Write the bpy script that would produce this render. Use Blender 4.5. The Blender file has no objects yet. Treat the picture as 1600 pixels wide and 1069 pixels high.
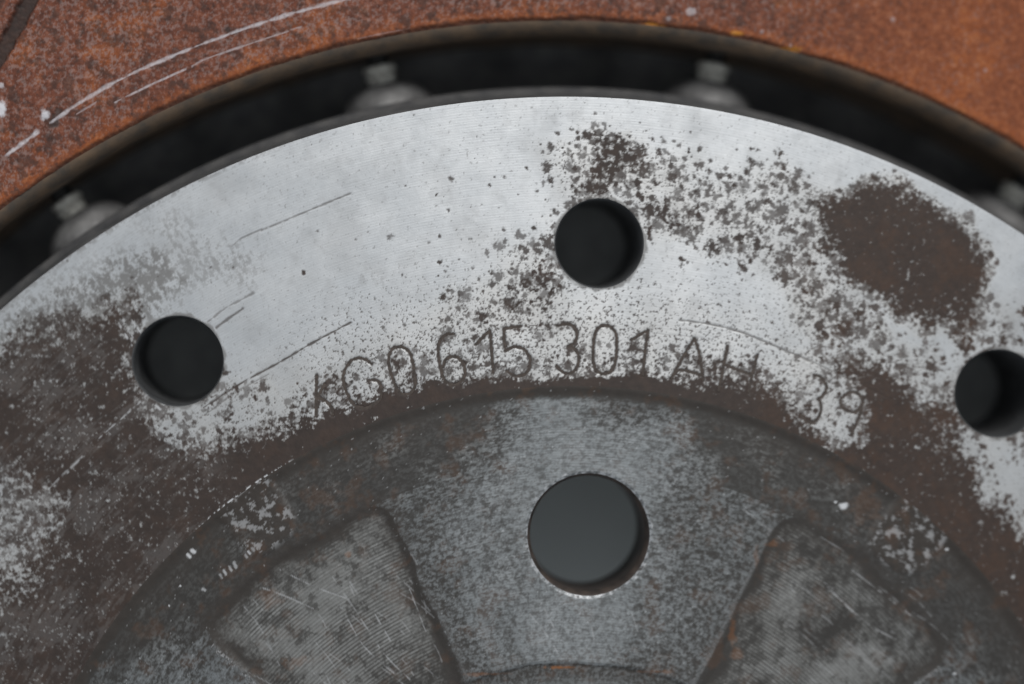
import bpy, math
import numpy as np

# ------------------------------------------------------------------ camera, world, light
MM = 0.001
scene = bpy.context.scene
CAM = (-28.60, 88.749, 295.459)                 # millimetres
TILT = (math.radians(-1.2016), math.radians(-3.9974))
cam_data = bpy.data.cameras.new('camera')
cam = bpy.data.objects.new('camera', cam_data)
scene.collection.objects.link(cam)
scene.camera = cam
cam.location = [c * MM for c in CAM]
cam.rotation_euler = (TILT[0], TILT[1], 0)
cam_data.sensor_width = 23.6
cam_data.lens = 50.0
cam_data.clip_start = 0.01
cam_data.clip_end = 50
cam_data.dof.use_dof = True
cam_data.dof.focus_distance = 0.2952
cam_data.dof.aperture_fstop = 2.35

world = bpy.data.worlds.new('World')
scene.world = world
world.use_nodes = True
world.node_tree.nodes['Background'].inputs[0].default_value = (0.87, 0.935, 1.0, 1)
world.node_tree.nodes['Background'].inputs[1].default_value = 0.43

ld = bpy.data.lights.new('window_light', 'AREA')
ld.shape = 'RECTANGLE'; ld.size = 0.9; ld.size_y = 0.6
ld.energy = 13.2
ld.color = (1.0, 0.985, 0.96)
lo = bpy.data.objects.new('window_light', ld)
scene.collection.objects.link(lo)
lo.location = (0.24, 0.95, 0.95)
lo.rotation_euler = (math.radians(-42), math.radians(10), 0)

vs = scene.view_settings
vs.view_transform = 'Standard'; vs.look = 'None'; vs.exposure = 0.0; vs.gamma = 1.0
vs.use_curve_mapping = False
scene.cycles.max_bounces = 8

# ------------------------------------------------------------------ helpers
FPX = 3390.0
def px(pts, z=0.0):
    """points measured in the 1600 x 1069 photograph -> millimetres on the plane z"""
    p = np.asarray(pts, float).reshape(-1, 2)
    d = np.stack([(p[:, 0] - 800) / FPX, -(p[:, 1] - 534.5) / FPX, -np.ones(len(p))], 1)
    cx, sx = math.cos(TILT[0]), math.sin(TILT[0]); cy, sy = math.cos(TILT[1]), math.sin(TILT[1])
    Rx = np.array([[1, 0, 0], [0, cx, -sx], [0, sx, cx]]); Ry = np.array([[cy, 0, sy], [0, 1, 0], [-sy, 0, cy]])
    d = d @ (Ry @ Rx).T
    t = (z - CAM[2]) / d[:, 2]
    return np.array(CAM[:2]) + t[:, None] * d[:, :2]

def sstep(a, b, x):
    t = np.clip((x - a) / (b - a), 0, 1)
    return t * t * (3 - 2 * t)

def hash2(ix, iy, seed):
    h = (ix.astype(np.int64) * 374761393 + iy.astype(np.int64) * 668265263 + seed * 974634541) & 0xFFFFFFFF
    h = ((h ^ (h >> 13)) * 1274126177) & 0xFFFFFFFF
    return (h ^ (h >> 16)) & 0xFFFFFFFF

def perlin(x, y, seed=0):
    ix = np.floor(x); iy = np.floor(y); fx = x - ix; fy = y - iy
    u = fx * fx * fx * (fx * (fx * 6 - 15) + 10); v = fy * fy * fy * (fy * (fy * 6 - 15) + 10)
    def g(dx, dy):
        a = hash2(ix + dx, iy + dy, seed) * (2 * math.pi / 4294967296.0)
        return np.cos(a) * (fx - dx) + np.sin(a) * (fy - dy)
    n0 = g(0, 0) * (1 - u) + g(1, 0) * u
    n1 = g(0, 1) * (1 - u) + g(1, 1) * u
    return (n0 * (1 - v) + n1 * v) * 1.5

def fbm(x, y, wl, octv=4, gain=0.5, seed=0):
    """fractal noise, wl = longest wavelength in mm"""
    s = 0; a = 1.0; f = 1.0 / wl
    for k in range(octv):
        s = s + a * perlin(x * f + 17.3 * k, y * f - 9.1 * k, seed + k)
        a *= gain; f *= 2.03
    return s

def rank(n):
    r = np.empty(n.size, np.float64); r[np.argsort(n, axis=None)] = np.linspace(0, 1, n.size)
    return r.reshape(n.shape)

def sdpoly(x, y, poly):
    d2 = np.full(x.shape, 1e18); inside = np.zeros(x.shape, bool); n = len(poly)
    for i in range(n):
        a = poly[i]; b = poly[(i + 1) % n]; e = b - a
        wx = x - a[0]; wy = y - a[1]
        t = np.clip((wx * e[0] + wy * e[1]) / (e @ e), 0, 1)
        d2 = np.minimum(d2, (wx - t * e[0]) ** 2 + (wy - t * e[1]) ** 2)
        c = (a[1] > y) != (b[1] > y)
        with np.errstate(divide='ignore', invalid='ignore'):
            xi = a[0] + (y - a[1]) / (e[1] if e[1] else 1e-9) * e[0]
        inside ^= c & (x < xi)
    d = np.sqrt(d2)
    return np.where(inside, -d, d)

def dpath(x, y, path):
    d2 = np.full(x.shape, 1e18)
    for a, b in zip(path[:-1], path[1:]):
        e = b - a; wx = x - a[0]; wy = y - a[1]
        t = np.clip((wx * e[0] + wy * e[1]) / max(e @ e, 1e-9), 0, 1)
        d2 = np.minimum(d2, (wx - t * e[0]) ** 2 + (wy - t * e[1]) ** 2)
    return np.sqrt(d2)

def smooth_path(pts, closed=False, n=5):
    """Catmull-Rom through the points"""
    p = np.asarray(pts, float)
    if len(p) < 3: return p
    if closed: q = np.vstack([p[-1], p, p[0], p[1]])
    else: q = np.vstack([2 * p[0] - p[1], p, 2 * p[-1] - p[-2]])
    out = []
    for i in range(1, len(q) - 2):
        for t in np.linspace(0, 1, n, endpoint=False):
            a, b, c, d = q[i - 1], q[i], q[i + 1], q[i + 2]
            out.append(0.5 * (2 * b + (c - a) * t + (2 * a - 5 * b + 4 * c - d) * t * t + (3 * b - a - 3 * c + d) * t ** 3))
    out.append(q[-2])
    return np.array(out)

def link(name, me, mat, parent):
    o = bpy.data.objects.new(name, me)
    scene.collection.objects.link(o)
    if mat and not me.materials: me.materials.append(mat)
    if parent: o.parent = parent
    return o

def mesh_np(name, verts, quads, attrs=None, smooth=True):
    """verts in mm"""
    me = bpy.data.meshes.new(name)
    nv, nf = len(verts), len(quads); k = quads.shape[1]
    me.vertices.add(nv); me.vertices.foreach_set('co', (np.asarray(verts) * MM).astype(np.float32).ravel())
    me.loops.add(nf * k); me.loops.foreach_set('vertex_index', quads.astype(np.int32).ravel())
    me.polygons.add(nf)
    me.polygons.foreach_set('loop_start', np.arange(0, nf * k, k, dtype=np.int32))
    me.polygons.foreach_set('use_smooth', np.full(nf, smooth))
    for key, arr in (attrs or {}).items():
        at = me.attributes.new(key, 'FLOAT_COLOR', 'POINT')
        c = np.zeros((nv, 4), np.float32); c[:, :arr.shape[1]] = arr
        at.data.foreach_set('color', c.ravel())
    me.update(calc_edges=True)
    return me

def polar_grid(r0, r1, dr, t0, t1, arc, wrap=False):
    """radius x angle grid; angle in degrees clockwise from +y, as the dial of a clock"""
    nr = int(round((r1 - r0) / dr)) + 1
    nt = int(round(math.radians(t1 - t0) * 0.5 * (r0 + r1) / arc)) + 1
    r = np.linspace(r0, r1, nr); t = np.radians(np.linspace(t0, t1, nt))
    T, R = np.meshgrid(t, r)
    i = np.arange(nr - 1)[:, None] * nt + np.arange(nt - 1)[None, :]
    q = np.stack([i, i + nt, i + nt + 1, i + 1], -1).reshape(-1, 4)[:, ::-1]
    polar_grid.dims = (nr, nt)
    return R.ravel(), T.ravel(), q[:, ::-1]

def sector_pair(r0, r1, dr, t0, t1, arc, dr2, arc2):
    """fine sector in view + coarse remainder of the full circle, one vertex list"""
    Ra, Ta, qa = polar_grid(r0, r1, dr, t0, t1, arc)
    sector_pair.dims = polar_grid.dims
    Rb, Tb, qb = polar_grid(r0, r1, dr2, t1, t0 + 360, arc2)
    return np.concatenate([Ra, Rb]), np.concatenate([Ta, Tb]), np.vstack([qa, qb + len(Ra)])

def punch(x, y, quads, holes):
    """cut round holes: drop faces inside, pull the cut edge onto the circle"""
    keep = np.ones(len(quads), bool)
    for hx, hy, hr in holes:
        dx = x - hx; dy = y - hy; d = np.hypot(dx, dy)
        ins = d < hr
        keep &= ~ins[quads].all(1)
        f = np.where(ins, hr / np.maximum(d, 1e-6), 1.0)
        x = hx + dx * f; y = hy + dy * f
    return x, y, quads[keep]

def lathe(name, prof, seg, mat, parent, axis='z', smooth=True, closed_ends=False):
    """prof: list of (radius, height) in mm, turned round z"""
    a = np.linspace(0, 2 * math.pi, seg, endpoint=False)
    v = np.array([[r * math.cos(t), r * math.sin(t), h] for r, h in prof for t in a])
    n = len(prof); i = np.arange(n - 1)[:, None] * seg; j = np.arange(seg)[None, :]; j2 = (j + 1) % seg
    q = np.stack([i + j, i + j2, i + seg + j2, i + seg + j], -1).reshape(-1, 4)
    return link(name, mesh_np(name, v, q, smooth=smooth), mat, parent)

# ------------------------------------------------------------------ materials
def new_mat(name):
    m = bpy.data.materials.new(name); m.use_nodes = True
    nt = m.node_tree
    return m, nt, nt.nodes, nt.links, nt.nodes['Principled BSDF']

def mixc(nt, fac, a, b):
    n = nt.nodes.new('ShaderNodeMix'); n.data_type = 'RGBA'
    for s, v in ((n.inputs['Factor'], fac), (n.inputs['A'], a), (n.inputs['B'], b)):
        if isinstance(v, bpy.types.NodeSocket): nt.links.new(v, s)
        elif isinstance(v, (int, float)): s.default_value = v
        else: s.default_value = (*v, 1)
    return n.outputs['Result']

def mixf(nt, fac, a, b):
    n = nt.nodes.new('ShaderNodeMix'); n.data_type = 'FLOAT'
    for s, v in ((n.inputs['Factor'], fac), (n.inputs['A'], a), (n.inputs['B'], b)):
        if isinstance(v, bpy.types.NodeSocket): nt.links.new(v, s)
        else: s.default_value = v
    return n.outputs['Result']

def mth(nt, op, a, b=0.0, c=0.0, clamp=False):
    n = nt.nodes.new('ShaderNodeMath'); n.operation = op; n.use_clamp = clamp
    for s, v in zip(n.inputs, (a, b, c)):
        if isinstance(v, bpy.types.NodeSocket): nt.links.new(v, s)
        else: s.default_value = v
    return n.outputs[0]

def coords(nt):
    return nt.nodes.new('ShaderNodeTexCoord').outputs['Object']

def noise(nt, vec, scale, detail=4.0, rough=0.55, dist=0.0):
    n = nt.nodes.new('ShaderNodeTexNoise'); n.inputs['Scale'].default_value = scale
    n.inputs['Detail'].default_value = detail; n.inputs['Roughness'].default_value = rough
    n.inputs['Distortion'].default_value = dist
    nt.links.new(vec, n.inputs['Vector'])
    return n.outputs['Fac']

def ramp(nt, fac, stops):
    n = nt.nodes.new('ShaderNodeValToRGB')
    nt.links.new(fac, n.inputs[0])
    e = n.color_ramp.elements
    while len(e) < len(stops): e.new(0.5)
    for el, (p, c) in zip(e, stops): el.position = p; el.color = (*c, 1)
    return n.outputs[0]

def attr(nt, name):
    a = nt.nodes.new('ShaderNodeAttribute'); a.attribute_name = name
    s = nt.nodes.new('ShaderNodeSeparateColor'); nt.links.new(a.outputs['Color'], s.inputs[0])
    return s.outputs[0], s.outputs[1], s.outputs[2], a.outputs['Alpha']

def bump(nt, height, strength, dist, normal=None):
    b = nt.nodes.new('ShaderNodeBump'); b.inputs['Strength'].default_value = strength
    b.inputs['Distance'].default_value = dist
    nt.links.new(height, b.inputs['Height'])
    if normal: nt.links.new(normal, b.inputs['Normal'])
    return b.outputs[0]

def turning(nt, vec, pitch_mm, wob=0.0):
    """fine concentric lathe lines: 0..1"""
    s = nt.nodes.new('ShaderNodeSeparateXYZ'); nt.links.new(vec, s.inputs[0])
    r = mth(nt, 'SQRT', mth(nt, 'ADD', mth(nt, 'MULTIPLY', s.outputs[0], s.outputs[0]), mth(nt, 'MULTIPLY', s.outputs[1], s.outputs[1])))
    w = mth(nt, 'SINE', mth(nt, 'MULTIPLY', r, 2 * math.pi / (pitch_mm * MM)))
    return mth(nt, 'MULTIPLY_ADD', w, 0.5, 0.5), r

def metal_material(name, metal, metal2, brown, brown2, grime, pitch, line_amt, met=0.45, rough=0.42, grain=0.40, streak=0.45, lineb=0.35):
    m, nt, N, L, B = new_mat(name)
    co = coords(nt)
    corr, dirt, orange, wear_glint = attr(nt, 'mask')
    line, rad = turning(nt, co, pitch)
    n1 = noise(nt, co, 900, 5, 0.6)
    n2 = noise(nt, co, 160, 4, 0.55)
    n3 = noise(nt, co, 4200, 2, 0.5)
    # streaks along the turning: noise in (radius * high, angle * low) space
    s = nt.nodes.new('ShaderNodeSeparateXYZ'); L.new(co, s.inputs[0])
    ang = mth(nt, 'ARCTAN2', s.outputs[0], s.outputs[1])
    cv = nt.nodes.new('ShaderNodeCombineXYZ')
    L.new(mth(nt, 'MULTIPLY', rad, 4000.0), cv.inputs[0]); L.new(mth(nt, 'MULTIPLY', ang, 28.0), cv.inputs[1])
    st = noise(nt, cv.outputs[0], 1.0, 3, 0.6)
    base = mixc(nt, ramp(nt, n2, [(0.35, (0, 0, 0)), (0.68, (1, 1, 1))]), metal, metal2)
    k = mth(nt, 'MULTIPLY_ADD', line, line_amt, 1.0 - line_amt * 0.5)
    k = mth(nt, 'MULTIPLY', k, mth(nt, 'MULTIPLY_ADD', st, streak, 1.0 - streak * 0.5))
    k = mth(nt, 'MULTIPLY', k, mth(nt, 'MULTIPLY_ADD', n1, grain, 1.0 - grain * 0.5))
    kk = nt.nodes.new('ShaderNodeCombineColor')
    for i in range(3): L.new(k, kk.inputs[i])
    mu = nt.nodes.new('ShaderNodeMix'); mu.data_type = 'RGBA'; mu.blend_type = 'MULTIPLY'
    mu.inputs['Factor'].default_value = 1.0
    L.new(base, mu.inputs['A']); L.new(kk.outputs[0], mu.inputs['B'])
    base = mu.outputs['Result']
    tar = attr(nt, 'tarnish')[0]
    base = mixc(nt, mth(nt, 'MULTIPLY', tar, 0.7), base, mixc(nt, 0.35, base, (0.55, 0.50, 0.43)))
    base = mixc(nt, dirt, base, grime)
    br = mixc(nt, ramp(nt, mth(nt, 'ADD', mth(nt, 'MULTIPLY', n1, 0.6), mth(nt, 'MULTIPLY', n2, 0.4)), [(0.30, (0, 0, 0)), (0.70, (1, 1, 1))]), brown, brown2)
    col = mixc(nt, corr, base, br)
    col = mixc(nt, orange, col, (0.26, 0.095, 0.022))
    col = mixc(nt, wear_glint, col, (0.72, 0.73, 0.75))
    L.new(col, B.inputs['Base Color'])
    clean = mth(nt, 'MULTIPLY', mth(nt, 'SUBTRACT', 1.0, corr, clamp=True), mth(nt, 'SUBTRACT', 1.0, mth(nt, 'MULTIPLY', dirt, 0.8), clamp=True))
    L.new(mth(nt, 'MULTIPLY', clean, met), B.inputs['Metallic'])
    L.new(mth(nt, 'MULTIPLY_ADD', clean, rough - 0.68, 0.68), B.inputs['Roughness'])
    B.inputs['Specular IOR Level'].default_value = 0.35
    tg = nt.nodes.new('ShaderNodeTangent'); tg.direction_type = 'RADIAL'; tg.axis = 'Z'
    L.new(tg.outputs[0], B.inputs['Tangent'])
    B.inputs['Anisotropic'].default_value = 0.62; B.inputs['Anisotropic Rotation'].default_value = 0.25
    h = mth(nt, 'ADD', mth(nt, 'MULTIPLY', line, lineb), mth(nt, 'MULTIPLY', st, 0.4))
    h = mth(nt, 'MULTIPLY', h, mth(nt, 'MULTIPLY_ADD', clean, 0.7, 0.3))
    h = mth(nt, 'ADD', h, mth(nt, 'MULTIPLY', n3, mth(nt, 'MULTIPLY_ADD', corr, 0.1, 0.3)))
    L.new(bump(nt, h, 0.5, 0.00006), B.inputs['Normal'])
    return m

MAT = {}
MAT['face'] = metal_material('turned_face_metal', (0.555, 0.57, 0.585), (0.635, 0.645, 0.655), (0.034, 0.026, 0.023), (0.060, 0.043, 0.036), (0.12, 0.112, 0.105), 0.36, 0.05, met=0.65, rough=0.48, grain=0.18, streak=0.20, lineb=0.06)
MAT['spider'] = metal_material('recessed_oxidised_metal', (0.235, 0.251, 0.259), (0.31, 0.326, 0.335), (0.036, 0.030, 0.026), (0.056, 0.047, 0.041), (0.043, 0.040, 0.037), 0.36, 0.10, met=0.6, rough=0.45, grain=0.55, streak=0.6, lineb=0.15)

def rust_material():
    m, nt, N, L, B = new_mat('rusted_cast_iron')
    co = coords(nt)
    grey, orange, dark, white = attr(nt, 'mask')
    n1 = noise(nt, co, 1300, 5, 0.65)
    n2 = noise(nt, co, 420, 4, 0.6)
    n3 = noise(nt, co, 60, 3, 0.5)
    mixn = mth(nt, 'ADD', mth(nt, 'MULTIPLY', n1, 0.65), mth(nt, 'MULTIPLY', n2, 0.35))
    c = ramp(nt, mixn, [(0.30, (0.048, 0.018, 0.012)), (0.43, (0.105, 0.034, 0.020)), (0.54, (0.165, 0.052, 0.028)), (0.70, (0.28, 0.12, 0.08))])
    oc = ramp(nt, mixn, [(0.28, (0.14, 0.040, 0.014)), (0.5, (0.25, 0.068, 0.020)), (0.72, (0.40, 0.14, 0.046))])
    c = mixc(nt, mth(nt, 'MINIMUM', orange, 1.0), c, oc)
    c = mixc(nt, mth(nt, 'SUBTRACT', orange, 1.0, clamp=True), c, (0.55, 0.22, 0.03))
    c = mixc(nt, grey, c, (0.33, 0.265, 0.25))
    c = mixc(nt, dark, c, (0.030, 0.026, 0.024))
    c = mixc(nt, white, c, (0.70, 0.70, 0.74))
    L.new(c, B.inputs['Base Color'])
    B.inputs['Roughness'].default_value = 0.72
    B.inputs['Specular IOR Level'].default_value = 0.3
    L.new(bump(nt, n1, 0.6, 0.00015), B.inputs['Normal'])
    return m
MAT['rust'] = rust_material()

def plain(name, c1, c2, rough, met=0.0, scale=600, bmp=0.0001, spec=0.4):
    m, nt, N, L, B = new_mat(name)
    co = coords(nt)
    n = noise(nt, co, scale, 5, 0.6)
    L.new(ramp(nt, n, [(0.35, c1), (0.65, c2)]), B.inputs['Base Color'])
    B.inputs['Roughness'].default_value = rough; B.inputs['Metallic'].default_value = met
    B.inputs['Specular IOR Level'].default_value = spec
    L.new(bump(nt, n, 0.5, bmp), B.inputs['Normal'])
    return m
MAT['wall'] = plain('grey_cast_hat_wall', (0.09, 0.09, 0.093), (0.15, 0.146, 0.143), 0.33, 0.3, 400)
MAT['boss'] = plain('pale_cast_boss', (0.10, 0.097, 0.097), (0.27, 0.265, 0.26), 0.45, 0.2, 250)
MAT['pin'] = plain('pale_stainless_pin', (0.45, 0.42, 0.37), (0.90, 0.88, 0.80), 0.4, 0.1, 900, 0.0003)
MAT['under'] = plain('pale_bounce_underside', (0.70, 0.71, 0.71), (0.78, 0.79, 0.79), 0.5, 0.1, 200)  # unseen underside, made pale to bounce light beneath the disc
MAT['shaft'] = plain('shaded_pin_shaft', (0.02, 0.02, 0.02), (0.04, 0.036, 0.033), 0.6, 0.1, 400)  # pin beyond its bright tip: shade put into a dark colour
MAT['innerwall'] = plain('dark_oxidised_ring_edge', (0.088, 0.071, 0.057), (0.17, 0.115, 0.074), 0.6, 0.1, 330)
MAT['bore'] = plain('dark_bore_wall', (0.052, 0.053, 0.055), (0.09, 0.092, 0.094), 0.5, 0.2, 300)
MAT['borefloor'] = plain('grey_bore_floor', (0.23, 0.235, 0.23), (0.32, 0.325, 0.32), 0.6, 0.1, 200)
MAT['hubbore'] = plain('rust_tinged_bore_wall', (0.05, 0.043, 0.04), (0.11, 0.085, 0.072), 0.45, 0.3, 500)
MAT['rim'] = plain('bright_bore_rim', (0.22, 0.21, 0.20), (0.36, 0.35, 0.34), 0.4, 0.4, 900)
MAT['char'] = plain('corroded_engraving', (0.045, 0.036, 0.031), (0.085, 0.066, 0.055), 0.75, 0.0, 1500)
MAT['ground'] = plain('grey_ground', (0.74, 0.77, 0.76), (0.80, 0.83, 0.82), 0.8, 0.0, 30, 0.0002)

# ------------------------------------------------------------------ the setting: what the disc lies on
ZG = -44.6
gm = bpy.data.meshes.new('ground')
gm.from_pydata([(x * 1.5, y * 1.5, ZG * MM) for x, y in ((-1, -1), (1, -1), (1, 1), (-1, 1))], [], [(0, 1, 2, 3)])
ground = link('ground', gm, MAT['ground'], None)
ground['kind'] = 'structure'

# ------------------------------------------------------------------ the brake disc
disc = bpy.data.objects.new('brake_disc', None)
scene.collection.objects.link(disc)
disc['label'] = 'worn two-piece brake disc with rusty outer ring, silver machined hat and engraved part number'
disc['category'] = 'brake disc'

R_HAT, R_REC, R_BOLT, R_HUB, R_RING, Z_RING = 116.0, 76.5, 96.1, 56.1, 126.95, -4.4
def pt(r, deg): return r * math.sin(math.radians(deg)), r * math.cos(math.radians(deg))
BOLTS = [pt(R_BOLT, 2.4 + 36 * k) for k in range(10)]
HUBS = [pt(R_HUB, 2.7 + 72 * k) for k in range(5)]
RB, RH = 6.15, 8.45

# ---- characters, as strokes measured on the hat face
def zz(ox, oy, pts): return [(ox + a / 6.667, oy + b / 6.667) for a, b in pts]
CH = []
def char(ox, oy, *strokes): CH.append([smooth_path(px(zz(ox, oy, s)), c) for s, c in strokes])
char(440, 540, ([(365, 310), (362, 500), (360, 740)], 0), ([(452, 398), (400, 490), (372, 545)], 0), ([(372, 545), (450, 570), (520, 640), (530, 730)], 0))
char(440, 540, ([(940, 190), (880, 150), (810, 130), (740, 150), (690, 200), (650, 280), (645, 370), (670, 470), (720, 570), (790, 635), (870, 650), (950, 620), (1020, 560), (1040, 470), (1030, 400), (985, 362), (900, 365)], 0))
char(440, 540, ([(1180, 20), (1130, 80), (1115, 180), (1140, 290), (1180, 400), (1220, 480), (1290, 510), (1360, 480), (1395, 400), (1385, 300), (1365, 180), (1340, 80), (1270, 20)], 1))
char(640, 490, ([(460, 215), (390, 220), (330, 260), (300, 330), (300, 430), (315, 530), (340, 640), (390, 715), (460, 745), (530, 720), (575, 640), (570, 550), (520, 470), (450, 445), (380, 480), (345, 560)], 0))
char(640, 490, ([(690, 320), (750, 260), (835, 175)], 0), ([(835, 175), (850, 330), (860, 480), (875, 620)], 0))
char(640, 490, ([(1160, 130), (1070, 143), (985, 155)], 0), ([(985, 155), (985, 270), (1000, 380)], 0), ([(1000, 390), (1080, 350), (1160, 355), (1220, 400), (1255, 480), (1245, 570), (1200, 630), (1130, 650), (1060, 630), (1010, 595)], 0))
char(840, 480, ([(220, 195), (290, 175), (350, 185), (400, 240), (410, 310), (380, 375), (320, 405)], 0), ([(320, 405), (380, 430), (425, 500), (425, 590), (390, 655), (320, 690), (250, 670), (200, 610)], 0))
char(840, 480, ([(700, 190), (630, 220), (590, 310), (580, 440), (580, 570), (610, 660), (690, 695), (770, 665), (810, 580), (820, 460), (825, 340), (810, 260), (760, 205)], 1))
char(840, 480, ([(975, 345), (1060, 290), (1150, 245)], 0), ([(1150, 245), (1130, 400), (1110, 560), (1095, 715)], 0))
char(1020, 500, ([(190, 610), (280, 450), (360, 310), (435, 195)], 0), ([(435, 195), (480, 330), (505, 480), (530, 630)], 0), ([(250, 520), (350, 530), (520, 580)], 0))
char(1020, 500, ([(780, 270), (750, 420), (710, 620), (685, 750)], 0), ([(1090, 365), (1060, 480), (1020, 650), (1000, 760)], 0), ([(740, 460), (880, 520), (1040, 570)], 0))
char(1200, 550, ([(480, 245), (540, 260), (590, 310), (610, 380), (580, 450), (520, 485)], 0), ([(520, 485), (550, 540), (555, 610), (520, 690), (460, 740), (390, 710), (340, 650)], 0))
char(1200, 550, ([(780, 470), (850, 425), (930, 430), (985, 500), (970, 570), (920, 620), (850, 620), (780, 580), (755, 520)], 1), ([(985, 500), (970, 620), (915, 760), (865, 870)], 0))

# ---- hat mounting face
def hat_face():
    R, T, q = sector_pair(R_REC, R_HAT, 0.13, -66, 57, 0.14, 0.9, 0.9)
    dims = sector_pair.dims
    x = R * np.sin(T); y = R * np.cos(T); deg = np.degrees((T + math.pi) % (2 * math.pi) - math.pi)
    nf = rank(fbm(x, y, 0.7, 3, 0.7, 11))
    qx = x + 0.16 * fbm(x, y, 0.9, 2, 0.7, 12); qy = y + 0.16 * fbm(x, y, 0.9, 2, 0.7, 14)
    big = rank(fbm(qx, qy, 2.1, 5, 0.60, 3)); small = rank(fbm(qx, qy, 1.05, 4, 0.62, 4))
    k = sstep(17, 24, R - R_REC + 0.10 * x)               # finer blooms near the lettering, larger ones outside
    nz = rank((0.35 + 0.35 * k) * big + (0.65 - 0.35 * k) * small + 0.16 * nf)
    warpx = fbm(x, y, 7, 3, 0.5, 21) * 1.6; warpy = fbm(x, y, 7, 3, 0.5, 29) * 1.6
    wx, wy = x + warpx, y + warpy
    D = np.full(x.shape, 0.004)
    def zone(pts, v, f, cut=False):
        nonlocal D
        s = sdpoly(wx, wy, px(pts)); f = f / 11.4
        w = sstep(f, -f, s)
        D = D * (1 - w) + v * w if cut else np.maximum(D, v * w)
    # thin band of corrosion that follows the recess edge
    wid = np.interp(deg, [-70, -45, -36, -31, -25, -20, -15, -5, 3, 9, 13, 17, 21, 27, 31, 36, 45], [14, 11, 8.5, 6.0, 4.8, 3.6, 2.7, 1.5, 1.3, 2.2, 3.4, 4.2, 4.4, 6.5, 10, 15, 18])
    D = np.maximum(D, 1.12 * sstep(1.75, 0.30, (R - R_REC + warpx * 0.6) / wid))
    zone([(640, 320), (760, 270), (850, 240), (900, 300), (820, 420), (700, 470), (600, 480)], 0.035, 60)
    zone([(845, 225), (960, 195), (1010, 215), (1120, 265), (1230, 250), (1290, 300), (1300, 430), (1230, 450), (1110, 390), (1010, 375), (870, 330)], 0.30, 45)
    zone([(925, 215), (985, 205), (990, 240), (960, 310), (925, 315)], 0.72, 16)
    zone([(1005, 300), (1060, 320), (1095, 370), (1050, 375)], 0.62, 18)
    zone([(965, 270), (1000, 280), (1000, 320), (975, 320)], 0.6, 14)
    zone([(770, 400), (870, 350), (880, 450), (890, 520), (840, 560), (720, 560), (640, 600), (560, 610), (600, 550), (700, 480)], 0.30, 55)
    zone([(790, 425), (865, 420), (860, 490), (790, 490)], 0.55, 25)
    zone([(480, 620), (700, 540), (900, 520), (1070, 545), (1190, 590), (1260, 650), (1100, 630), (900, 605), (650, 650), (500, 670)], 0.36, 40)
    zone([(440, 640), (500, 600), (560, 590), (640, 590), (660, 640), (560, 655), (460, 680)], 0.52, 22)
    zone([(1040, 540), (1180, 570), (1210, 640), (1050, 625)], 0.56, 18)
    zone([(1190, 400), (1300, 420), (1350, 480), (1440, 540), (1490, 610), (1330, 600), (1250, 510)], 0.40, 35)
    zone([(1290, 320), (1365, 280), (1440, 315), (1505, 345), (1545, 400), (1540, 470), (1510, 530), (1440, 510), (1390, 470), (1320, 450), (1275, 400)], 1.12, 30)
    zone([(1470, 470), (1600, 470), (1650, 800), (1560, 800), (1480, 690)], 0.22, 30)
    zone([(1300, 575), (1390, 570), (1430, 610), (1465, 690), (1505, 775), (1580, 860), (1700, 960), (1600, 1100), (1450, 860), (1380, 760), (1290, 680)], 1.10, 34)
    zone([(1235, 560), (1290, 570), (1345, 610), (1365, 660), (1350, 690), (1290, 690), (1240, 650)], 0.36, 22, True)
    zone([(1495, 680), (1600, 680), (1700, 800), (1700, 890), (1600, 840), (1545, 785)], 0.16, 26, True)
    zone([(-120, 590), (20, 535), (120, 505), (190, 480), (222, 520), (215, 590), (238, 640), (310, 705), (400, 700), (470, 668), (560, 655), (640, 640), (700, 628), (430, 740), (300, 850), (150, 1010), (40, 1100), (-200, 1100)], 1.08, 40)
    zone([(255, 690), (262, 640), (345, 590), (420, 600), (420, 650), (330, 690)], 0.36, 26, True)
    zone([(-120, 740), (30, 735), (95, 780), (90, 830), (50, 900), (0, 950), (-120, 980)], 0.52, 40, True)
    # solid patches with ragged edges, then single spots whose number follows the zone's density
    nb = fbm(x, y, 0.75, 3, 0.68, 5)
    cg = fbm(x, y, 5, 4, 0.6, 6)
    ew = 0.11 + 0.13 * sstep(8, 24, deg) + 0.16 * sstep(-26, -34, deg)
    corr = sstep(-ew, ew, D - 0.62 + 0.42 * (0.5 * big + 0.5 * small - 0.5) + 0.36 * nb + 0.12 * cg)
    nr, nt_ = dims
    t0, t1 = T[0], T[nt_ - 1]
    rng = np.random.default_rng(11)
    n_c = 60000
    cr = np.sqrt(rng.uniform(R_REC ** 2, R_HAT ** 2, n_c)); ct = rng.uniform(t0, t1, n_c)
    ci = np.clip(((cr - R_REC) / (R_HAT - R_REC) * (nr - 1)).astype(int), 0, nr - 1); cj = np.clip(((ct - t0) / (t1 - t0) * (nt_ - 1)).astype(int), 0, nt_ - 1)
    area = 0.5 * (t1 - t0) * (R_HAT ** 2 - R_REC ** 2)
    Dc = np.clip(D[ci * nt_ + cj] * (0.7 + 0.6 * sstep(-0.3, 0.3, cg[ci * nt_ + cj])), 0, 0.62)
    want = -np.log(1 - Dc) / 0.24                            # spots per square millimetre
    ok = np.where(rng.uniform(0, 1, n_c) < want * area / n_c)[0]
    S = np.full(x.shape, -1.0); amp = np.zeros(x.shape)
    dr_ = (R_HAT - R_REC) / (nr - 1)
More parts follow.
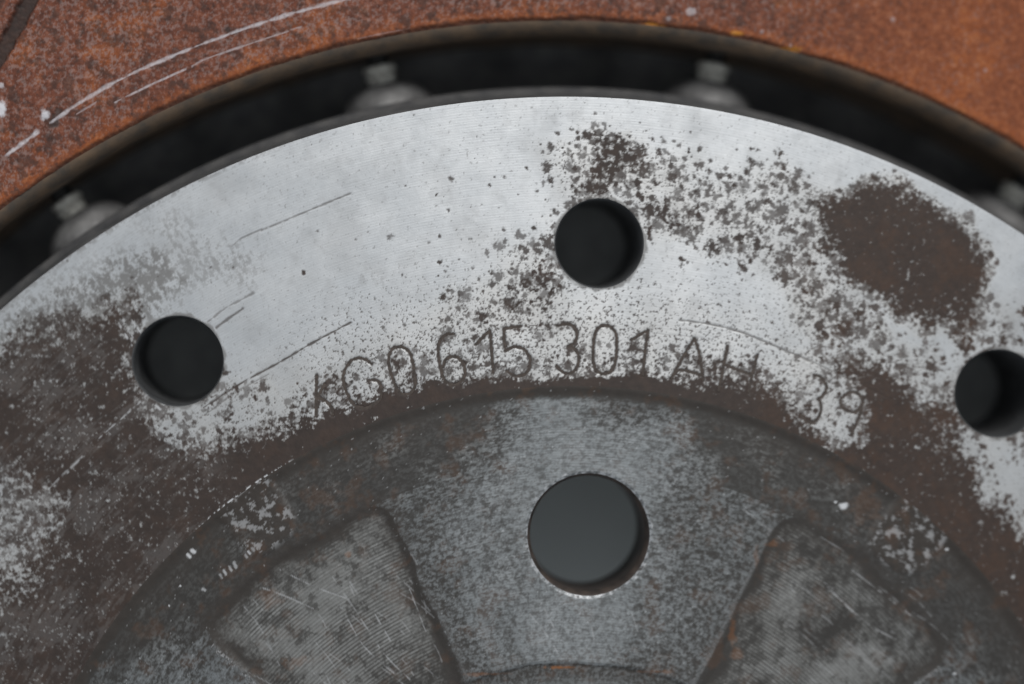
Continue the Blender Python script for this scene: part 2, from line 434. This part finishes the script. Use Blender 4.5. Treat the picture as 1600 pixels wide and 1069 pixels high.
    for c in ok:
        rad = min(1.3, 0.21 * math.exp(rng.normal(0, 0.6)) * (0.45 + 0.4 * min(1, Dc[c] / 0.15) + 1.0 * Dc[c]) * (1.25 if cr[c] > 90 else 0.85)); a_ = rng.uniform(0.65, 1.0)
        w = rad * 1.9; hi_ = int(w / dr_) + 1; wj = int(w / (cr[c] * (t1 - t0) / (nt_ - 1))) + 1
        ii = np.arange(max(0, ci[c] - hi_), min(nr, ci[c] + hi_ + 1)); jj = np.arange(max(0, cj[c] - wj), min(nt_, cj[c] + wj + 1))
        ix = (ii[:, None] * nt_ + jj[None, :]).ravel()
        px_, py_ = cr[c] * math.sin(ct[c]), cr[c] * math.cos(ct[c])
        v = 1.1 - np.hypot(x[ix] - px_, y[ix] - py_) / rad + 0.8 * nb[ix]
        v = a_ * sstep(-0.12, 0.6, v)
        S[ix] = np.maximum(S[ix], v)
    corr = np.maximum(corr, np.clip(S, 0, 1))
    nt1 = fbm(x, y, 0.48, 3, 0.75, 8); nt2 = fbm(x, y, 3.5, 3, 0.6, 9)
    txt = sstep(22, 6, R - R_REC + 1.5 * nt2) * sstep(-30, -20, deg) * sstep(31, 18, deg)
    txt = np.maximum(txt, 0.45 * sstep(0.10, 0.30, D)) * (0.55 + 0.45 * sstep(-0.3, 0.4, nt2))
    tiny = rank(nt1 + 0.35 * nb)
    corr = np.maximum(corr, 0.85 * sstep(-0.05, 0.07, 0.25 * txt - tiny))
    # silver flecks inside the corroded zones, brown haze between the blooms
    fl = rank(fbm(x, y, 0.55, 2, 0.6, 41)); cl = rank(fbm(x, y, 6, 3, 0.6, 43))
    leftz = sstep(0.0, -6, x + 45)
    # the left side is a thinner film: worn grey along the turning, freckled with metal
    film = rank(0.7 * fbm(R * 1.5, T * 26, 1.0, 4, 0.6, 45) + 0.9 * fbm(x, y, 8, 5, 0.65, 47))
    corr = corr * (1 - leftz * (0.07 * sstep(0.40, 1.0, film + 0.25 * nb) + 0.40 * sstep(0.955, 1.0, fl + 0.07 * (film - 0.7))))
    # grime: soft grey stains, fingerprints, radial rub marks at the worn outer edge
    g = fbm(x, y, 9, 5, 0.6, 51)
    dirt = 0.15 * sstep(-0.2, 0.9, g) + 0.10 * sstep(0.2, 0.9, fbm(x, y, 2.6, 4, 0.65, 53))
    def dzone(pts, v, f):
        nonlocal dirt
        w = v * sstep(f / 11.4, -f / 11.4, sdpoly(wx, wy, px(pts)))
        dirt = np.maximum(dirt, w)
    rub = rank(0.6 * fbm(R * 0.5, T * 150, 1.0, 4, 0.7, 61) + 0.8 * fbm(x, y, 0.9, 4, 0.75, 63) + 0.5 * fbm(x, y, 5, 3, 0.6, 65))
    b4 = dirt.copy(); dirt = np.zeros_like(dirt)
    dzone([(-80, 560), (0, 500), (70, 450), (200, 400), (260, 390), (300, 430), (240, 490), (100, 530)], 0.80, 45)
    dzone([(200, 330), (270, 320), (420, 400), (380, 470), (250, 440)], 0.34, 45)
    dzone([(560, 415), (605, 415), (600, 450), (565, 450)], 0.22, 14)
    dzone([(380, 430), (400, 435), (395, 460), (370, 455)], 0.35, 10)
    dirt = np.clip(np.maximum(b4, 0.78 * sstep(-0.42, 0.40, dirt - rub) * np.minimum(1, dirt * 1.6 + 0.15)), 0, 1)
    dirt = np.maximum(dirt, 0.55 * sstep(0.9, 0.2, (R_HAT - R)) * sstep(0.35, 0.8, rub) * sstep(-16, -26, deg))
    dirt = np.maximum(dirt, (0.05 + 0.16 * sstep(0.4, 0.9, small)) * sstep(0.12, 0.6, D) * (1 - corr))
    dirt = np.maximum(dirt, 0.5 * sstep(0.985, 0.996, fl) * (1 - corr))
    z = 0.012 * fbm(x, y, 6, 3, 0.5, 71) - 0.018 * corr * (0.5 + nf)
    # edge break at the outer rim and the recess edge
    z = z - 0.01 * sstep(0.2, 0.0, R_HAT - R) ** 2
    wear_glint = np.zeros_like(x); orange = np.zeros_like(x)
    orange = (0.015 + 0.05 * sstep(0.0, 0.8, cg) + 0.04 * sstep(0.8, 0.98, nf)) * corr * sstep(12, 26, deg)
    orange = np.maximum(orange, 0.025 * sstep(0.1, 0.9, cg) * corr)
    wear_glint = 0.85 * sstep(0.28, 0.05, R - R_REC) * sstep(0.60, 0.82, rank(fbm(x, y, 1.1, 3, 0.7, 81))) * sstep(-29, -31, deg) * sstep(-43, -39, deg)  # worn recess edge, its glints painted as pale flecks
    # dark scratches (grooves packed with dirt)
    sn = fbm(x, y, 1.6, 3, 0.6, 91)
    for path, w, d, v in (
        ([(318, 637), (375, 600), (430, 570), (490, 535), (548, 504)], 0.16, 0.05, 0.9),
        ([(318, 650), (370, 612), (420, 585)], 0.10, 0.03, 0.6),
        ([(408, 360), (440, 347), (480, 330), (548, 302)], 0.13, 0.03, 0.65),
        ([(362, 385), (378, 372), (410, 358)], 0.14, 0.03, 0.55),
        ([(325, 503), (352, 482), (396, 458)], 0.16, 0.04, 0.6), ([(338, 512), (358, 497), (380, 482)], 0.20, 0.05, 0.75),
        ([(1062, 500), (1110, 507), (1160, 520), (1230, 549), (1310, 584), (1400, 628)], 0.17, 0.05, 0.65),
        ([(1010, 520), (1100, 528)], 0.07, 0.02, 0.3), ([(945, 215), (948, 262)], 0.14, 0.03, 0.7),
        ([(40, 560), (120, 520), (180, 486)], 0.3, 0.02, 0.5), ([(15, 690), (120, 630), (215, 590)], 0.2, 0.02, 0.4)):
        dd = dpath(x, y, smooth_path(px(path))) / (w * (1 + 0.7 * sn))
        m = sstep(1.25, 0.45, dd) * sstep(-1.3, -0.6, sn)
        corr = np.maximum(corr, v * m); z = z - d * m
    for path, w, v in (([(100, 745), (150, 690), (200, 645), (240, 610)], 0.09, 0.45), ([(185, 505), (206, 540)], 0.10, 0.6),
        ([(192, 500), (214, 540)], 0.07, 0.5), ([(205, 500), (222, 522)], 0.07, 0.5), ([(60, 780), (140, 700)], 0.08, 0.3),
        ([(222, 590), (232, 620), (250, 640)], 0.14, 0.6), ([(700, 640), (780, 628), (835, 622)], 0.07, 0.3)):
        dd = dpath(x, y, smooth_path(px(path))) / (w * (1 + 0.8 * sn))
        wear_glint = np.maximum(wear_glint, v * sstep(1.3, 0.4, dd) * sstep(-0.2, 0.35, sn))
    # engraved characters: dot-peened grooves, packed with corrosion
    ser = perlin(x / 0.42, y / 0.42, 97)
    for ic, strokes in enumerate(CH):
        fade = 0.9 if ic > 10 else 1.0
        allp = np.vstack(strokes); lo = allp.min(0) - 1.5; hi = allp.max(0) + 1.5
        ix = np.where((x > lo[0]) & (x < hi[0]) & (y > lo[1]) & (y < hi[1]))[0]
        d = np.min([dpath(x[ix], y[ix], s) for s in strokes], axis=0)
        h = 0.245 + 0.12 * ser[ix]
        gz = sstep(h * 1.25, h * 0.35, d)
        z[ix] -= 0.13 * gz * fade
        corr[ix] = np.maximum(corr[ix], 0.95 * sstep(h * 1.3, h * 0.7, d))
        dirt[ix] = np.maximum(dirt[ix], 0.35 * sstep(1.0, 0.3, d) * sstep(0.35, 0.8, nf[ix]))
    for hx, hy in BOLTS:                                    # grimy ring round each bolt hole
        d = np.hypot(x - hx, y - hy) - RB
        dirt = np.maximum(dirt, 0.7 * sstep(0.55, 0.1, d + 0.35 * sn))
    tarn = np.clip(sstep(0.0, 0.35, D) + 1.0 * sstep(18, 5, R - R_REC), 0, 1) * (0.6 + 0.4 * cl)
    x, y, q = punch(x, y, q, [(hx, hy, RB) for hx, hy in BOLTS])
    return link('mounting_face', mesh_np('mounting_face', np.stack([x, y, z], 1), q, {'mask': np.stack([corr, dirt, orange, wear_glint], 1), 'tarnish': tarn[:, None]}), MAT['face'], disc)
face = hat_face()

# each engraved character: the corroded floor of its groove
for strokes in CH:
    V = []; F = []
    for s in strokes:
        closed = np.allclose(s[0], s[-1], atol=1e-6)
        n = len(s); t = np.gradient(s, axis=0)
        if closed: t[0] = t[-1] = s[1] - s[-2]
        t /= np.linalg.norm(t, axis=1)[:, None] + 1e-9
        nrm = np.stack([-t[:, 1], t[:, 0]], 1); b = len(V)
        for k in range(n):
            w = 0.25
            for off, zz_ in ((-w, -0.08), (0, -0.09), (w, -0.08)):
                p = s[k] + nrm[k] * off; V.append((p[0], p[1], zz_))
        for k in range(n - 1):
            for j in (0, 1):
                a = b + k * 3 + j; F.append((a, a + 3, a + 4, a + 1))
    link('engraved_character', mesh_np('engraved_character', np.array(V), np.array(F)), MAT['char'], face)

# ---- recessed spider with pads, teeth and milled pockets
SECT = [-35.9, 40.4, 112.3, 184.5, 254.0]
def spider():
    R, T, q = sector_pair(33.3, R_REC, 0.13, -74, 63, 0.135, 0.9, 0.9)
    x = R * np.sin(T); y = R * np.cos(T); deg = np.degrees((T + math.pi) % (2 * math.pi) - math.pi)
    def angd(c): return (deg - c + 180) % 360 - 180
    off = np.min([np.abs(angd(c)) for c in SECT], axis=0)     # degrees from the nearest pocket axis
    wob = fbm(x, y, 9, 3, 0.4, 5) * 0.6
    def rbox(u, v, hu, hv, rad):
        a = np.abs(u) - hu + rad; b = np.abs(v) - hv + rad
        return np.hypot(np.maximum(a, 0), np.maximum(b, 0)) + np.minimum(np.maximum(a, b), 0) - rad
    lat = R * np.radians(off)
    pocket = rbox(R * np.radians(off) * 1.0 - (R - 55) * 0 , R - 48.0, R * math.radians(13.5), 18.2, 3.2) + wob
    tooth = rbox(lat, R - 77.2, 4.55 - (76.6 - R) * 0.02, 9.4, 3.0) + wob * 0.6
    pk = sstep(0.6, -1.1, pocket)
    th = sstep(0.5, -0.7, tooth)
    inner = sstep(38.9, 38.0, R + wob * 0.5)
    z = -0.38 - (0.36 - 0.16 * sstep(0, 10, deg)) * pk + 0.22 * th * (1 - pk)
    z = np.where(inner > 0, z * (1 - inner) - 0.75 * inner, z)
    edge = sstep(1.7, 0.0, R_REC - R)
    z = z * (1 - edge ** 1.5) - 0.01 * edge
    n1 = fbm(x, y, 1.5, 5, 0.65, 7); n2 = fbm(x, y, 8, 4, 0.55, 9)
    tan = fbm(R * 1.9, T * 55, 1.0, 3, 0.65, 13)               # streaks along the turning
    u = rank(0.35 * fbm(x, y, 0.55, 3, 0.8, 16) + 0.16 * n1 + 0.55 * tan + 0.3 * fbm(x, y, 0.35, 2, 0.7, 15))
    fine = rank(fbm(x, y, 0.6, 3, 0.6, 17))
    w2 = fbm(x, y, 10, 3, 0.5, 19)
    # how much bare metal shows
    pad = np.min([np.abs(angd(2.7 + 72 * k)) for k in range(5)], axis=0)
    padc = np.abs(angd(2.7))
    Bm = (0.88 - 0.10 * sstep(60, 48, R)) * sstep(22, 6.0, pad + w2 * 5 + 3.5 * sstep(0, 12, angd(2.7)) * (np.abs(angd(2.7)) < 36) + np.maximum(R - 63, 0) * 0.55) * sstep(78.0, 70.5, R + w2 * 3 + np.maximum(np.abs(pad) - 7, 0) * 0.45)
    Bm = np.maximum(Bm, 0.55 * sstep(24.0, 17.5, pad + w2 * 2) * sstep(66, 60, R) * (deg < 2.7))
    Bm = np.maximum(Bm, 0.20 * (R < 66) * (pk < 0.1))
    left2 = sstep(-48.5, -52, deg) * sstep(64.5, 59.0, R + w2 * 2)
    Bm = np.maximum(Bm, 0.36 * left2)
    Bm = np.maximum(Bm, (0.03 + 0.10 * sstep(0.1, 0.8, w2)) * (1 - pk))
    floor = pk * sstep(0.3, -6.5, pocket + w2 * 2.2 + n2 * 0.8)
    pl = 0.5 + 0.5 * np.sin(2 * math.pi * (R + 0.03 * n2) / 0.47)
    right = sstep(0, 10, deg)
    Bp = floor * (0.70 - 0.26 * right + (0.32 + 0.5 * right) * w2) * sstep(38.5, 47, R + w2 * 3)
    tone = sstep(-0.95, 0.85, Bm - u)
    bare = tone * (0.82 + 0.18 * fine) * sstep(0.0, 0.25, Bm + 0.05)
    bare = bare * (1 - 0.75 * sstep(0.80, 0.97, rank(n1 + 0.4 * fbm(x, y, 0.9, 2, 0.6, 25))) * sstep(0.9, 0.3, Bm))
    mott = rank(fbm(x, y, 1.9, 4, 0.7, 33) + 0.5 * fbm(x, y, 7, 3, 0.6, 35))
    expo = sstep(-0.55, 0.75, Bp + 0.18 * n2 - 0.45 * u - 0.22 * (mott - 0.5)) * (1 - 0.65 * sstep(0.72, 0.97, mott))
    lines = expo * (1 - (0.30 + 0.45 * sstep(0.1, 0.9, rank(fbm(x, y, 11, 3, 0.5, 37)))) * sstep(0.25, 0.85, pl)) * (0.8 + 0.2 * fine)
    bare = bare * (1 - pk) + lines * pk * 0.86 * sstep(0.0, 0.2, floor)
    bare = np.where(inner > 0.5, 0.30 * sstep(-.2, .3, 0.5 - u) + 0.45 * sstep(37.5, 33.5, R), bare)
    # tooth keeps the brown bloom and silver flecks of the mounting face
    tf = th * (1 - pk)
    corr = tf * 0.9 + 0.55 * (1 - pk) * sstep(70.5, 75.5, R + w2 * 2) * sstep(8, 20, pad) + 0.35 * sstep(0.4, 1.2, n2) * (1 - pk)
    corr = np.maximum(corr, 0.75 * sstep(3.0, 0.0, np.abs(pocket + 0.2 + n2 * 0.8)) * (0.6 + 0.4 * (R > 60)) * (1 - 0.35 * right))
    corr = np.maximum(corr, 0.9 * sstep(1.7, 0.9, R_REC - R + 0.3 * n1))
    Bm_edge = sstep(1.1, 2.1, R_REC - R + 0.3 * n1); bare = bare * Bm_edge
    corr = np.clip(corr, 0, 1) * (1 - bare * 0.8)
    wear_glint = 0.30 * tf * sstep(0.66, 0.95, rank(n1 + 0.3 * tan))
    wear_glint = np.maximum(wear_glint, 0.28 * sstep(0.9945, 0.999, fine) * (1 - pk))
    dirt = np.clip(1 - bare, 0, 1)
    # crisp worn corners of the pads
    wear_glint = np.maximum(wear_glint, 0.35 * sstep(0.5, 0.1, np.abs(pocket - 0.55)) * sstep(0.62, 0.85, u) * (R < 64) * sstep(25, 22, pad))
    # orange stains
    orange = np.zeros_like(x)
    def spot(p, rx, ry, v):
        nonlocal orange
        c = px([p], -1.2)[0]
        d = np.hypot((x - c[0]) / rx, (y - c[1]) / ry) + 0.5 * n1
        orange = np.maximum(orange, v * sstep(1.1, 0.3, d))
    for p, rx, ry, v in (((1143, 985), 0.6, 2.2, 0.32), ((1150, 1020), 1.1, 1.1, 0.25), ((1205, 848), 1.0, 0.7, 0.3), ((880, 1042), 2.4, 0.25, 0.8),
                         ((760, 1052), 3.0, 0.3, 0.35), ((1020, 1048), 3.5, 0.3, 0.3), ((545, 866), 0.6, 0.5, 0.35), ((500, 775), 3.0, 1.8, 0.10), ((1350, 790), 2.6, 3.4, 0.12),
                         ((420, 935), 2.0, 1.4, 0.16), ((460, 1035), 2.2, 1.0, 0.18), ((1180, 870), 0.4, 2.0, 0.2)):
        spot(p, rx, ry, v)
    orange = np.maximum(orange, 0.10 * sstep(0.1, 0.9, fbm(x, y, 4.5, 4, 0.65, 31)) * (1 - bare))
    # scratches across the pockets and the pads, long and shallow
    sn = fbm(x, y, 1.8, 3, 0.6, 23)
    rng = np.random.default_rng(5)
    SC = [((430, 885), (490, 915), (545, 935)), ((412, 918), (450, 932), (490, 950)), ((520, 900), (560, 960), (600, 1020), (640, 1060)), ((575, 940), (610, 1000)), ((640, 920), (665, 985)),
          ((540, 960), (570, 1010), (620, 1055)), ((1290, 915), (1330, 955), (1370, 985)), ((1300, 925), (1350, 970), (1400, 1000)), ((1330, 890), (1375, 925), (1420, 960)), ((1280, 838), (1320, 862)),
          ((825, 955), (850, 985), (872, 1020)), ((850, 950), (868, 985)), ((920, 960), (928, 1005)), ((985, 955), (995, 985)), ((1160, 795), (1230, 850)), ((1390, 985), (1430, 1010))]
    for _ in range(26):
        cx_, cy_ = rng.uniform(380, 680), rng.uniform(860, 1060); a = rng.uniform(0.5, 1.3); l = rng.uniform(20, 90)
        SC.append(((cx_, cy_), (cx_ + 0.5 * l * math.cos(a - 0.08), cy_ + 0.5 * l * math.sin(a - 0.08)), (cx_ + l * math.cos(a), cy_ + l * math.sin(a))))
    for _ in range(20):
        cx_, cy_ = rng.uniform(1220, 1450), rng.uniform(860, 1060); a = rng.uniform(0.5, 0.85); l = rng.uniform(20, 90)
        SC.append(((cx_, cy_), (cx_ + 0.5 * l * math.cos(a - 0.08), cy_ + 0.5 * l * math.sin(a - 0.08)), (cx_ + l * math.cos(a), cy_ + l * math.sin(a))))
    for i, s in enumerate(SC):
        p = smooth_path(px(s, -1.5)); lo_ = p.min(0) - 1; hi_ = p.max(0) + 1
        ix = np.where((x > lo_[0]) & (x < hi_[0]) & (y > lo_[1]) & (y < hi_[1]))[0]
        m = sstep(1.3, 0.3, dpath(x[ix], y[ix], p) / (0.085 * (1 + 0.6 * sn[ix]))) * sstep(-0.5, 0.2, sn[ix])
        wear_glint[ix] = np.maximum(wear_glint[ix], (0.34 if i < 9 else 0.20) * m)
        z[ix] -= 0.02 * m
    # glints put into the colour: rows of nicks on the recess floor at the left, one white fleck on the right
    for c, n, stp, w, l in (((345, 900), 4, (7.5, -6.0), 2.2, 6), ((384, 868), 3, (6, -5), 2.0, 5), ((320, 921), 1, (1, 0), 2.2, 2.5), ((295, 868), 2, (8, -7), 3, 2)):
        for k in range(n):
            p0 = (c[0] + stp[0] * k, c[1] + stp[1] * k); j1, j2 = rng.uniform(-1.5, 1.5), rng.uniform(0.6, 1.25); pp = px([(p0[0] - 1.5 + j1, p0[1] - j2 * l / 2), (p0[0] + 1.5 + j1, p0[1] + j2 * l / 2)], -0.8)
            wear_glint = np.maximum(wear_glint, rng.uniform(0.3, 0.75) * sstep(1.3, 0.5, dpath(x, y, pp) / (w / 11.4) + 0.25 * n1))
    for p0, rr in (((1317, 790), 0.45), ((1305, 784), 0.13), ((1478, 858), 0.16), ((282, 915), 0.12), ((265, 946), 0.10), ((1490, 1052), 0.2)):
        c = px([p0], -0.8)[0]
        wear_glint = np.maximum(wear_glint, 0.8 * sstep(1.2, 0.6, np.hypot((x - c[0]) / (rr * 1.5), (y - c[1]) / rr) + 0.4 * n1))
    z = z + 0.02 * n2 - 0.02 * n1 * (1 - bare) + 0.012 * (pl - 0.5) * pk
    for hx, hy in HUBS:
        d = np.hypot(x - hx, y - hy) - RH
        m = sstep(0.5, 0.05, d + 0.25 * n1)
        bare_rim = m * 0.6
        wear_glint = np.maximum(wear_glint, bare_rim * sstep(0.35, 0.7, fine))
        z = z - 0.25 * sstep(0.35, 0.0, d)
    x, y, q = punch(x, y, q, [(hx, hy, RH) for hx, hy in HUBS])
    return link('recessed_centre', mesh_np('recessed_centre', np.stack([x, y, z], 1), q, {'mask': np.stack([corr, dirt, orange, wear_glint], 1), 'tarnish': (1.0 * pk + 0.7 * sstep(64, 72, R) * sstep(8, 18, pad))[:, None]}), MAT['spider'], disc)
centre = spider()

# ---- bores
src = None
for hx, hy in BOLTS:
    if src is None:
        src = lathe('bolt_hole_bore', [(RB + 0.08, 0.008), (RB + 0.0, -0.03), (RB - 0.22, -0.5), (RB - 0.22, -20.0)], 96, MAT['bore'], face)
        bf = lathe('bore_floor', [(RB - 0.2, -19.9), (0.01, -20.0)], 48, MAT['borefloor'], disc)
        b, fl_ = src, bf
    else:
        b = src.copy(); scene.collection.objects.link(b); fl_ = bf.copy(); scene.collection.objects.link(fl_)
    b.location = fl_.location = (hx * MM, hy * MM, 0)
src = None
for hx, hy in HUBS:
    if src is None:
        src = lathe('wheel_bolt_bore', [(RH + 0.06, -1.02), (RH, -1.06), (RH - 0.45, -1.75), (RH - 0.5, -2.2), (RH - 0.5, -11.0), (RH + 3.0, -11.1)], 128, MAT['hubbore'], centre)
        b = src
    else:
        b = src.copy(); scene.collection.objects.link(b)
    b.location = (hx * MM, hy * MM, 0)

# ---- hat wall; the dark flange at its foot is added to black out the gap
lathe('hat_wall', [(R_HAT - 0.02, -0.02), (R_HAT + 0.03, -0.12), (R_HAT + 0.12, -0.5), (R_HAT + 0.30, -2.0), (R_HAT + 0.62, -5.0), (R_HAT + 1.05, -8.0), (R_HAT + 1.4, -9.2), (R_HAT + 1.9, -9.6), (R_HAT + 2.3, -10.2), (R_HAT + 2.45, -11.2), (R_HAT + 2.2, -13), (R_HAT + 1.8, -15), (R_HAT + 1.6, -25), (126, -27.5), (126.3, -28.2), (126, -32), (108, -32)], 512, MAT['wall'], disc)
lathe('hat_underside', [(108, -32), (106, -22), (104, -20.3), (79, -20.3), (77.4, -18), (77.2, -1.2)], 256, MAT['under'], disc)
lathe('hub_bounce_ring', [(33.3, -11.2), (46.6, -11.2)], 96, MAT['under'], disc)  # two unseen pale rings added to bounce light below the hub holes
lathe('hub_bounce_ring', [(65.6, -11.2), (77.2, -11.2)], 96, MAT['under'], disc)
lathe('centre_bore', [(33.32, -1.74), (33.2, -2.0), (33.2, -11)], 192, MAT['hubbore'], disc)

# ---- pins and their bosses
def radial_lathe(name, prof, seg, mat, parent, jag=0.0):
    """profile (radius, distance from the disc axis) turned about a radial line along +y"""
    a = np.linspace(0, 2 * math.pi, seg, endpoint=False); V = []
    for k, (r, h) in enumerate(prof):
        for i, t in enumerate(a):
            rr = r * (1 + jag * math.sin(i * 2.4 + k * 1.7))
            V.append((rr * math.cos(t), h, rr * math.sin(t)))
    n = len(prof); i = np.arange(n - 1)[:, None] * seg; j = np.arange(seg)[None, :]; j2 = (j + 1) % seg
    q = np.stack([i + j, i + seg + j, i + seg + j2, i + j2], -1).reshape(-1, 4)
    return link(name, mesh_np(name, np.array(V), q), mat, parent)
PINS = [-12.0 + 22.5 * k for k in range(16)]
boss = pin = None
for a in PINS:
    if boss is None:
        boss = radial_lathe('pin_boss', [(8.6, 114.6), (7.7, 116.4), (6.9, 118.0), (6.3, 119.2), (5.6, 120.2), (4.7, 121.0), (3.7, 121.5), (2.8, 121.8), (1.8, 121.8)], 48, MAT['boss'], disc)
        pin = radial_lathe('pin', [(1.9, 121.5), (1.9, 122.6), (2.2, 122.8), (2.2, 123.2), (1.7, 123.4), (2.3, 123.8), (2.3, 124.5), (1.2, 124.7)], 20, MAT['pin'], disc, 0.10)
        shaft = radial_lathe('pin_shaft', [(1.5, 124.6), (1.5, 134.0)], 16, MAT['shaft'], pin)
        b, p = boss, pin
    else:
        b = boss.copy(); p = pin.copy(); scene.collection.objects.link(b); scene.collection.objects.link(p)
        c = shaft.copy(); scene.collection.objects.link(c); c.parent = p
    for o in (b, p):
        o.location = (0, 0, -17.8 * MM); o.rotation_euler = (0, 0, -math.radians(a))

# ---- friction ring
def ring():
    R, T, q = sector_pair(R_RING, 158.0, 0.14, -43, 37, 0.145, 1.2, 1.4)
    R2, T2, q2 = polar_grid(158.0, 200.0, 2.0, -180, 180, 3.0)
    q = np.vstack([q, q2 + len(R)]); R = np.concatenate([R, R2]); T = np.concatenate([T, T2])
    x = R * np.sin(T); y = R * np.cos(T); deg = np.degrees((T + math.pi) % (2 * math.pi) - math.pi)
    n1 = fbm(x, y, 1.5, 4, 0.65, 103); n2 = fbm(x, y, 12, 4, 0.55, 107); n0 = fbm(x, y, 0.62, 3, 0.75, 109)
    u = rank(n0 + 0.4 * n1); u2 = rank(n1)
    # pale iron showing through: fine freckles, more to the left and centre
    dens = 0.20 + 0.16 * n2 + 0.08 * sstep(10, -8, deg) - 0.22 * sstep(8, 24, deg)
    dens = dens * sstep(0.3, 2.5, R - R_RING)
    grey = 0.38 * sstep(-0.28, 0.30, dens - u)
    orange = np.clip(0.02 + 0.75 * sstep(0.0, 0.9, n2 + 0.5 * fbm(x, y, 3.2, 3, 0.6, 111)) + 0.6 * sstep(8, 24, deg) + 0.7 * sstep(2.6, 0.3, R - R_RING + n1 * 0.8), 0, 1)
    dark = 0.50 * sstep(0.60, 0.98, rank(n1 + 0.8 * fbm(x, y, 3.0, 3, 0.6, 119))) * sstep(26, 8, deg)
    white = np.zeros_like(x)
    z = np.full_like(x, Z_RING) + 0.05 * n1 + 0.03 * n0
    # the inner corner rolls over, greyer and darker
    lip = sstep(0.9, 0.0, R - R_RING + 0.10 * n1 + 0.25 * fbm(x, y, 6, 2, 0.5, 117))
    z = z - 0.5 * lip ** 2; dark = np.maximum(dark, 0.7 * lip)
    # curved groove milled into the braking surface, top left
    g = dpath(x, y, smooth_path(px([(-10, 100), (15, 58), (45, 0), (75, -70), (95, -140)], Z_RING)))
    gm_ = sstep(1.35, 0.75, g + 0.15 * n1)
    z = z - 0.9 * gm_; dark = np.maximum(dark, 0.85 * gm_); grey = grey * (1 - gm_ * 0.6)
    sn = fbm(x, y, 2.0, 3, 0.6, 113)
    for path, w, v in (([(78, 192), (130, 157), (200, 118), (300, 75), (390, 42), (460, 20), (520, 4), (600, -18)], 0.24, 0.55),
                       ([(8, 243), (30, 228), (58, 206)], 0.30, 0.62), ([(180, 160), (230, 135), (290, 108)], 0.13, 0.5), ([(300, 104), (322, 92), (410, 62), (470, 42)], 0.13, 0.4),
                       ([(120, 178), (150, 160)], 0.12, 0.3), ([(560, 60), (640, 44)], 0.1, 0.2)):
        dd = dpath(x, y, smooth_path(px(path, Z_RING))) / (w * (1 + 0.7 * sn))
        m = sstep(1.25, 0.35, dd)
        white = np.maximum(white, v * m * sstep(-1.3, -0.5, sn) * (0.55 + 0.45 * sstep(0.15, 0.6, u))); dark = dark * (1 - m)
        z = z - 0.06 * m
    for p, r, v in (((0, 170), 1.0, 0.85), ((2, 133), 0.4, 0.5), ((71, 180), 0.75, 0.75), ((1080, 18), 0.7, 0.35), ((1045, 30), 0.5, 0.2), ((1190, 50), 0.35, 0.2), ((1235, 72), 0.3, 0.2), ((1395, 30), 0.4, 0.2), ((1540, 110), 0.4, 0.2)):
        c = px([p], Z_RING)[0]
        m = sstep(1.15, 0.6, np.hypot(x - c[0], y - c[1]) / r + 0.35 * n1)
        white = np.maximum(white, v * m); z = z + 0.08 * m
    for p, r, v in (((82, 188), 1.0, 0.8), ((92, 176), 0.7, 0.7), ((356, 47), 0.55, 0.8)):
        c = px([p], Z_RING)[0]
        m = sstep(1.15, 0.5, np.hypot(x - c[0], y - c[1]) / r + 0.4 * n1); m = m * (1 - white)
        dark = np.maximum(dark, v * m); z = z - 0.1 * m
    for p, r in (((1025, 40), 1.3), ((1228, 77), 1.3), ((1150, 52), 0.8)):     # fresh yellow rust on the lip
        c = px([p], Z_RING)[0]
        m = sstep(1.2, 0.4, np.hypot((x - c[0]) / (r * 1.5), (y - c[1]) / (r * 0.5)) + 0.4 * n1)
        orange = np.maximum(orange, 1.0 * m) + 0.9 * m; dark = dark * (1 - m)
    return link('friction_ring', mesh_np('friction_ring', np.stack([x, y, z], 1), q, {'mask': np.stack([grey, orange, dark, white], 1)}), MAT['rust'], disc)
fr = ring()
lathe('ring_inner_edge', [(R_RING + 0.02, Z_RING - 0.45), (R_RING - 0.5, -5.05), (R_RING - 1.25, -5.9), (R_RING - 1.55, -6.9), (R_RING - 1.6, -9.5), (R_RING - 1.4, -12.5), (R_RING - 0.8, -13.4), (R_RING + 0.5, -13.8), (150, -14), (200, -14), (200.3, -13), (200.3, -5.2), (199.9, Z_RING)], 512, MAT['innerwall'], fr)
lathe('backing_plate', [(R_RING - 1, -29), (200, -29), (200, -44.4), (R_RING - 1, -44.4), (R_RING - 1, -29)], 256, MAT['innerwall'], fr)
vane = None
for k in range(48):
    if vane is None:
        V = np.array([(sx_ * w, yy, zz_) for zz_ in (-29.05, -13.9) for sx_, w, yy in ((-1, 2.0, 142), (1, 2.0, 142), (1, 3.0, 166), (1, 2.0, 198), (-1, 2.0, 198), (-1, 3.0, 166))])
        F = np.array([(i, (i + 1) % 6, (i + 1) % 6 + 6, i + 6) for i in range(6)])
        vane = link('cooling_vane', mesh_np('cooling_vane', V, F, smooth=False), MAT['innerwall'], fr); v = vane
    else:
        v = vane.copy(); scene.collection.objects.link(v)
    v.rotation_euler = (0, 0, math.radians(7.5 * k + 3))
